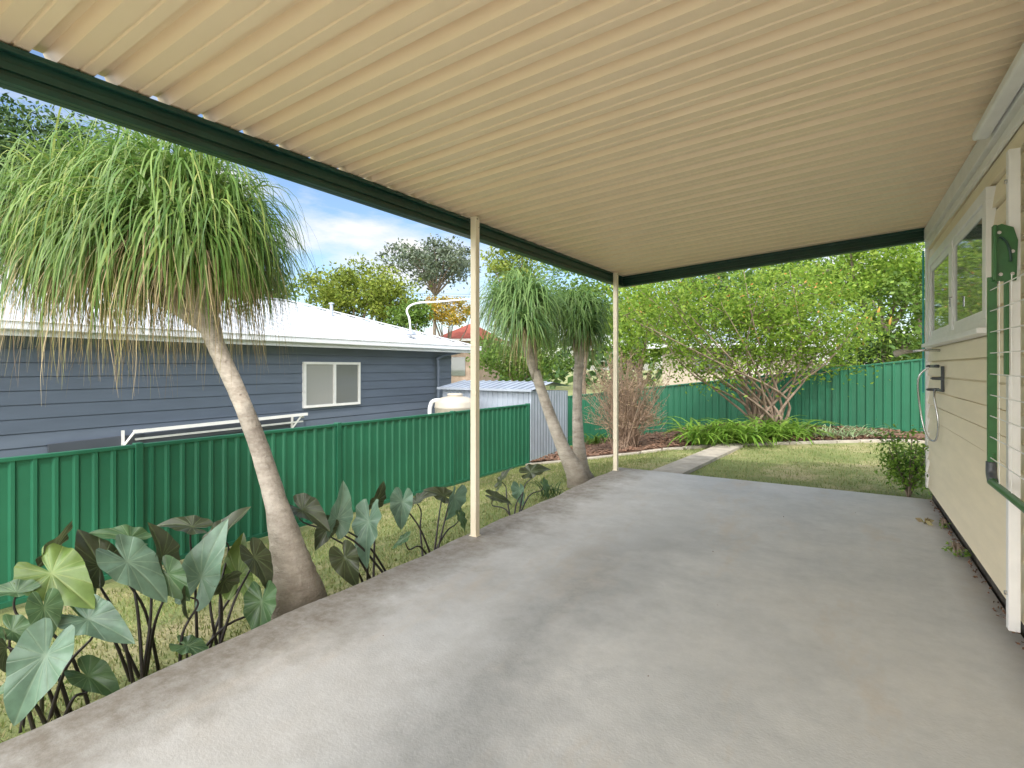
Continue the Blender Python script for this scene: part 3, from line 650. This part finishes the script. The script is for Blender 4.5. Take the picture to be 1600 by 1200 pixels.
# ------------------------------------------------------------------ ponytail palms
def ponytail(label,path,radii,heads,nl,L,w,mat,dead,droop,group,dl=1.15):
    base=V(path[0]); t=thing('ponytail_palm',base,label,'palm',group)
    mb=MB(); mb.tube(spline(path,8),lin(radii,8),26,.035)
    top=V(path[-1])
    for h,_ in heads: mb.tube(spline([top-V((0,0,.08)),top.lerp(V(h),.5)-V((0,0,.04)),h],3),lin([radii[-1]*.75,radii[-1]*.6,.025],3),8,.08)
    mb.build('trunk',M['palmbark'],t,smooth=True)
    mb=MB(); dm=MB()
    for h,sc in heads:
        h=V(h)
        for k in range(nl):
            a=random.random()*6.283; el=math.asin(random.uniform(-.15,.97)); d=V((math.cos(a)*math.cos(el),math.sin(a)*math.cos(el),math.sin(el)))
            ll=L*sc*random.uniform(.65,1.2); N=10; p=h+V((random.gauss(0,.06),random.gauss(0,.06),random.gauss(0,.04))); sd_=d.cross(V((random.gauss(0,.3),random.gauss(0,.3),1))).normalized(); vs=[]; dr=droop*random.uniform(.75,1.4)
            cw=V((random.gauss(0,.06),random.gauss(0,.06),0))
            for i in range(N+1):
                ww=w*(1-(i/N)**2.2)+.0008; vs+=[p-sd_*ww/2,p+sd_*ww/2]; p=p+d*ll/N; d=(d+V((0,0,-dr/N*(1+i*.45)))+cw).normalized()
            mb.add(vs,[(2*i,2*i+1,2*i+3,2*i+2) for i in range(N)])
        for k in range(int(nl*dead)):
            a=random.random()*6.283; d=V((math.cos(a),math.sin(a),random.uniform(-.6,.3))).normalized(); ll=L*sc*random.uniform(.55,dl); N=7; p=h-V((0,0,random.uniform(0,.12))); sd_=d.cross(V((0,0,1))).normalized(); vs=[]
            for i in range(N+1):
                ww=w*.45*(1-(i/N)**1.6)+.0008; vs+=[p-sd_*ww/2,p+sd_*ww/2]; p=p+d*ll/N; d=(d+V((random.gauss(0,.10),random.gauss(0,.10),-.6))).normalized()
            dm.add(vs,[(2*i,2*i+1,2*i+3,2*i+2) for i in range(N)])
    mb.build('crown',mat,t); dm.build('dry_leaf_skirt',M['straw'],t)
path=[P(464,968,3.12),P(460,925,3.13),P(450,860,3.15),P(430,780,3.2),P(402,690,3.28),P(370,610,3.36),P(338,540,3.44),P(322,490,3.5)]
heads=[(P(x,y,d),s_) for x,y,d,s_ in ((205,310,3.75,1),(280,295,3.6,1),(250,350,3.35,.9),(340,335,3.6,.9),(305,300,3.8,.92),(140,310,3.85,1.0),(315,380,3.4,.8),(80,320,3.8,.95),(170,370,3.45,.9),(365,380,3.75,.75),(230,280,3.95,.95),(110,380,3.6,.85))]
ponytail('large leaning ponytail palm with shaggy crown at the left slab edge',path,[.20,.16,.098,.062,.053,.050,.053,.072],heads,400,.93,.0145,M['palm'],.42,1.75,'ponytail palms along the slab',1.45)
path=[P(905,756,6.5),P(898,735,6.5),P(880,700,6.5),P(862,655,6.55),P(846,610,6.6),P(836,580,6.6)]
ponytail('ponytail palm of the twin pair leaning left, just right of the first cream post',path,[.15,.12,.08,.068,.06,.06],[(P(808,485,6.6),1),(P(832,465,6.7),1),(P(795,465,6.8),.9),(P(820,505,6.4),.9),(P(815,450,6.9),.9)],270,.76,.016,M['palm3'],.25,1.6,'ponytail palms along the slab')
path=[P(915,752,6.9),P(908,735,6.9),P(904,690,6.9),P(902,640,7.0),P(903,590,7.1),P(905,570,7.1)]
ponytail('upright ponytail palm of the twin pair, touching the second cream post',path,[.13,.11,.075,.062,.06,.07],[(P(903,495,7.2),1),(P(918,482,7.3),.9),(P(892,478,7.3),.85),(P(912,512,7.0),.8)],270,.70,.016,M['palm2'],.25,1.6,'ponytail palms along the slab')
# ------------------------------------------------------------------ elephant ears
TAB=[(0,1.0),(7,.88),(15,.75),(28,.61),(45,.52),(65,.47),(90,.455),(115,.48),(135,.52),(150,.55),(160,.52),(168,.38),(175,.14),(180,.07)]
def rad(th):
    th=abs(th)
    for (a,ra),(b2,rb) in zip(TAB,TAB[1:]):
        if th<=b2: return ra+(rb-ra)*(th-a)/(b2-a)
    return .06
VEIN=[0,22,44,68,96,126,152]
def ear(Pt,tip,nrm,L,parent,mat,width=1.0):
    t=tip.normalized(); n_=(nrm-t*nrm.dot(t)).normalized(); s=t.cross(n_); NS=180; rings=[.18,.4,.62,.82,1.0]; vs=[Pt]; ve=[1.0]
    ph=random.random()*6; k=L*.64; fold=random.uniform(.2,.6); dr=random.uniform(.12,.42); wv=random.uniform(.02,.055)
    for ri,rg in enumerate(rings):
        for j in range(NS):
            th=-180+360*j/NS; r_=rad(th)*rg; y=r_*math.cos(R(th)); x=r_*math.sin(R(th))*width
            z=fold*abs(x)-dr*y*abs(y)-.2*x*x+wv*math.sin(R(th)*7+ph)*rg*rg*(1 if abs(th)<168 else 0)
            tol=2.2 if ri<2 else 1.2
            isv=any(abs(abs(th)-v)<tol for v in VEIN)
            vs.append(Pt+t*(y*k)+s*(x*k)+n_*(z*k)); ve.append(1.0 if isv else 0.0)
    fs=[(0,1+j,1+(j+1)%NS) for j in range(NS)]
    for i in range(len(rings)-1):
        for j in range(NS): fs.append((1+i*NS+j,1+(i+1)*NS+j,1+(i+1)*NS+(j+1)%NS,1+i*NS+(j+1)%NS))
    mb=MB().add(vs,fs); o=mb.build('leaf',mat,parent,smooth=True)
    a=o.data.attributes.new('vein','FLOAT','POINT'); a.data.foreach_set('value',ve); return o
UP=V((0,0,1))
def earplant(label,bpx,leaves,sc_=1.0):
    base=G(bpx[0],bpx[1],-.15); base.x=min(base.x,-2.52); base.z=zg(base.x)
    t=thing('elephant_ear_plant',base,label,'plant','elephant ear plants along the slab edge')
    for (x,y,lp,ang,mt,back) in leaves:
        X=-2.60-back; p=WX(x,y,X); d=(p-V((0,0,H))).dot(FW); L=lp/F*d*sc_
        tip=RT*math.cos(R(ang))+UP*math.sin(R(ang))+FW*random.uniform(-.6,.3)
        side=(V((0,0,H))-p).normalized()
        k_=1.0 if mt in('pale','yel') else .6
        nr=side*random.uniform(.4,.9)*k_+UP*random.uniform(.4,.9)+RT*random.uniform(-.8,.8)
        tn=tip.normalized(); at=p-tn*L*.12
        ear(at,tip,nr,L,t,M['e_'+mt],random.uniform(.78,.95))
        b2=base+V((random.gauss(0,.05),random.gauss(0,.06),-.02)); nn=(nr-tn*nr.dot(tn)).normalized()
        m1=b2.lerp(at,.45)+V((0,0,.10*(at-b2).length)); m2=at-nn*.05-UP*.04
        MB().tube(spline([b2,m1,m2,at-nn*.002],5),lin([.009,.0065,.005,.0035],5),7).build('stem',M['stem'],t,smooth=True)
earplant('elephant ear plant at the bottom left corner with a big drooping pale leaf',(85,1105),[(60,1045,165,-108,'pale',0),(12,1075,80,-150,'mid',.1),(28,990,90,-20,'mid',.15),(14,925,85,170,'mid',.3),(150,972,130,-10,'pale',.05),(148,1062,95,-30,'mid',.05),(92,905,150,-25,'yel',.25),(70,960,90,-60,'mid',.15),(10,1020,80,-100,'dark',.1)])
earplant('elephant ear plant second from the left, with wide pale grey-green leaves',(220,1048),[(90,850,100,60,'dark',.4),(150,872,110,125,'dark',.3),(212,888,135,-40,'pale',.15),(192,838,85,150,'mid',.3),(252,862,95,80,'dark',.2),(125,925,90,-60,'mid',.3),(268,905,85,-50,'mid',.1),(290,940,60,-90,'dark',.05)])
earplant('elephant ear plant left of the leaning palm trunk',(340,1000),[(290,820,85,160,'dark',.3),(320,885,140,75,'pale',.15),(352,832,95,60,'dark',.3),(372,888,100,100,'yel',.2),(404,880,90,-50,'dark',.05),(408,952,95,-85,'mid',0),(300,1010,70,-5,'mid',.0),(345,915,75,-120,'dark',.1)])
earplant('elephant ear plant just right of the leaning palm trunk, with one large pale upright leaf',(585,903),[(480,800,90,-15,'dark',.25),(530,800,95,75,'pale',.15),(574,828,115,-95,'pale',.05),(542,880,80,-60,'dark',0),(590,778,60,60,'dark',.3),(508,832,60,-120,'dark',.2)],.95)
earplant('elephant ear plant immediately left of the first cream post',(665,866),[(628,792,75,-95,'pale',.1),(655,782,62,40,'dark',.2),(688,772,55,150,'dark',.3),(708,785,75,-100,'pale',.15),(628,845,48,-150,'mid',.05),(722,812,45,-60,'mid',.1)],.92)
earplant('elephant ear plant between the first cream post and the twin palms',(800,820),[(785,748,50,70,'dark',.3),(778,778,55,-20,'dark',.1),(812,772,58,-90,'pale',.1),(835,735,58,20,'dark',.3),(852,762,38,-60,'mid',.1)],.92)
# ------------------------------------------------------------------ light + world
sc=bpy.context.scene
az=V((.62,-.78,0)).normalized(); el=R(52); sv=az*math.cos(el)+V((0,0,math.sin(el)))
ld=bpy.data.lights.new('sun','SUN'); ld.energy=2.4; ld.angle=R(2.0); ld.color=(1,.94,.85)
lo=bpy.data.objects.new('sun',ld); col.objects.link(lo); lo.rotation_euler=sv.to_track_quat('Z','Y').to_euler()
w=bpy.data.worlds.new('World'); sc.world=w; w.use_nodes=True; n=w.node_tree; bg=n.nodes['Background']; out=n.nodes['World Output']
sk=n.nodes.new('ShaderNodeTexSky'); sk.sky_type='NISHITA'; sk.sun_disc=False; sk.sun_elevation=el; sk.sun_rotation=math.atan2(az.x,az.y)
hv=n.nodes.new('ShaderNodeHueSaturation'); hv.inputs['Saturation'].default_value=1.1; hv.inputs['Value'].default_value=1.45
n.links.new(sk.outputs[0],hv.inputs['Color']); n.links.new(hv.outputs[0],bg.inputs[0]); bg.inputs[1].default_value=.15
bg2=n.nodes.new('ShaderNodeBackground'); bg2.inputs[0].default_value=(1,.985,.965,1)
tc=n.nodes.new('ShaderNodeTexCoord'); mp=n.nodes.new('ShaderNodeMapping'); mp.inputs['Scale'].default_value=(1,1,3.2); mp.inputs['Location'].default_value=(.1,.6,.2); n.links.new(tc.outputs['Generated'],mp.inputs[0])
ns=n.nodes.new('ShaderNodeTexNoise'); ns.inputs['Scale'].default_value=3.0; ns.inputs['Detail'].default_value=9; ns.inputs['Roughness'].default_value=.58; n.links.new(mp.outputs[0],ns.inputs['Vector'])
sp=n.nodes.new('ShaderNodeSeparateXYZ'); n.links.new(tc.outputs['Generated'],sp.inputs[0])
rear_fill=mrange(n,sp.outputs[1],.15,-.45,0,1)  # unseen sky behind the camera brightened, added as fill light for the carport
n.links.new(math_(n,'ADD',1.1,math_(n,'MULTIPLY',rear_fill,4.3)),bg2.inputs[1])
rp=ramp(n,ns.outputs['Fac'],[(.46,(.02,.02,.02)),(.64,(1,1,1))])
fac=math_(n,'MINIMUM',math_(n,'ADD',rp,math_(n,'MULTIPLY',rear_fill,.7)),1.0)
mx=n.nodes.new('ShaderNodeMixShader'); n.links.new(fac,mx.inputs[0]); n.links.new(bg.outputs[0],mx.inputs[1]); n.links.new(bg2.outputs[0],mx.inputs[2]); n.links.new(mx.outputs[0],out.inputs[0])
cd=bpy.data.cameras.new('camera'); co=bpy.data.objects.new('camera',cd); col.objects.link(co); sc.camera=co
cd.sensor_width=36; cd.lens=36*F/1600; cd.shift_y=-(600-HY)/1600*1.0; cd.clip_start=.05; cd.clip_end=2000
co.location=(0,0,H); co.rotation_euler=(R(90),0,math.atan2(-FW.x,FW.y))
sc.view_settings.view_transform='Standard'; sc.view_settings.look='None'; sc.view_settings.exposure=0
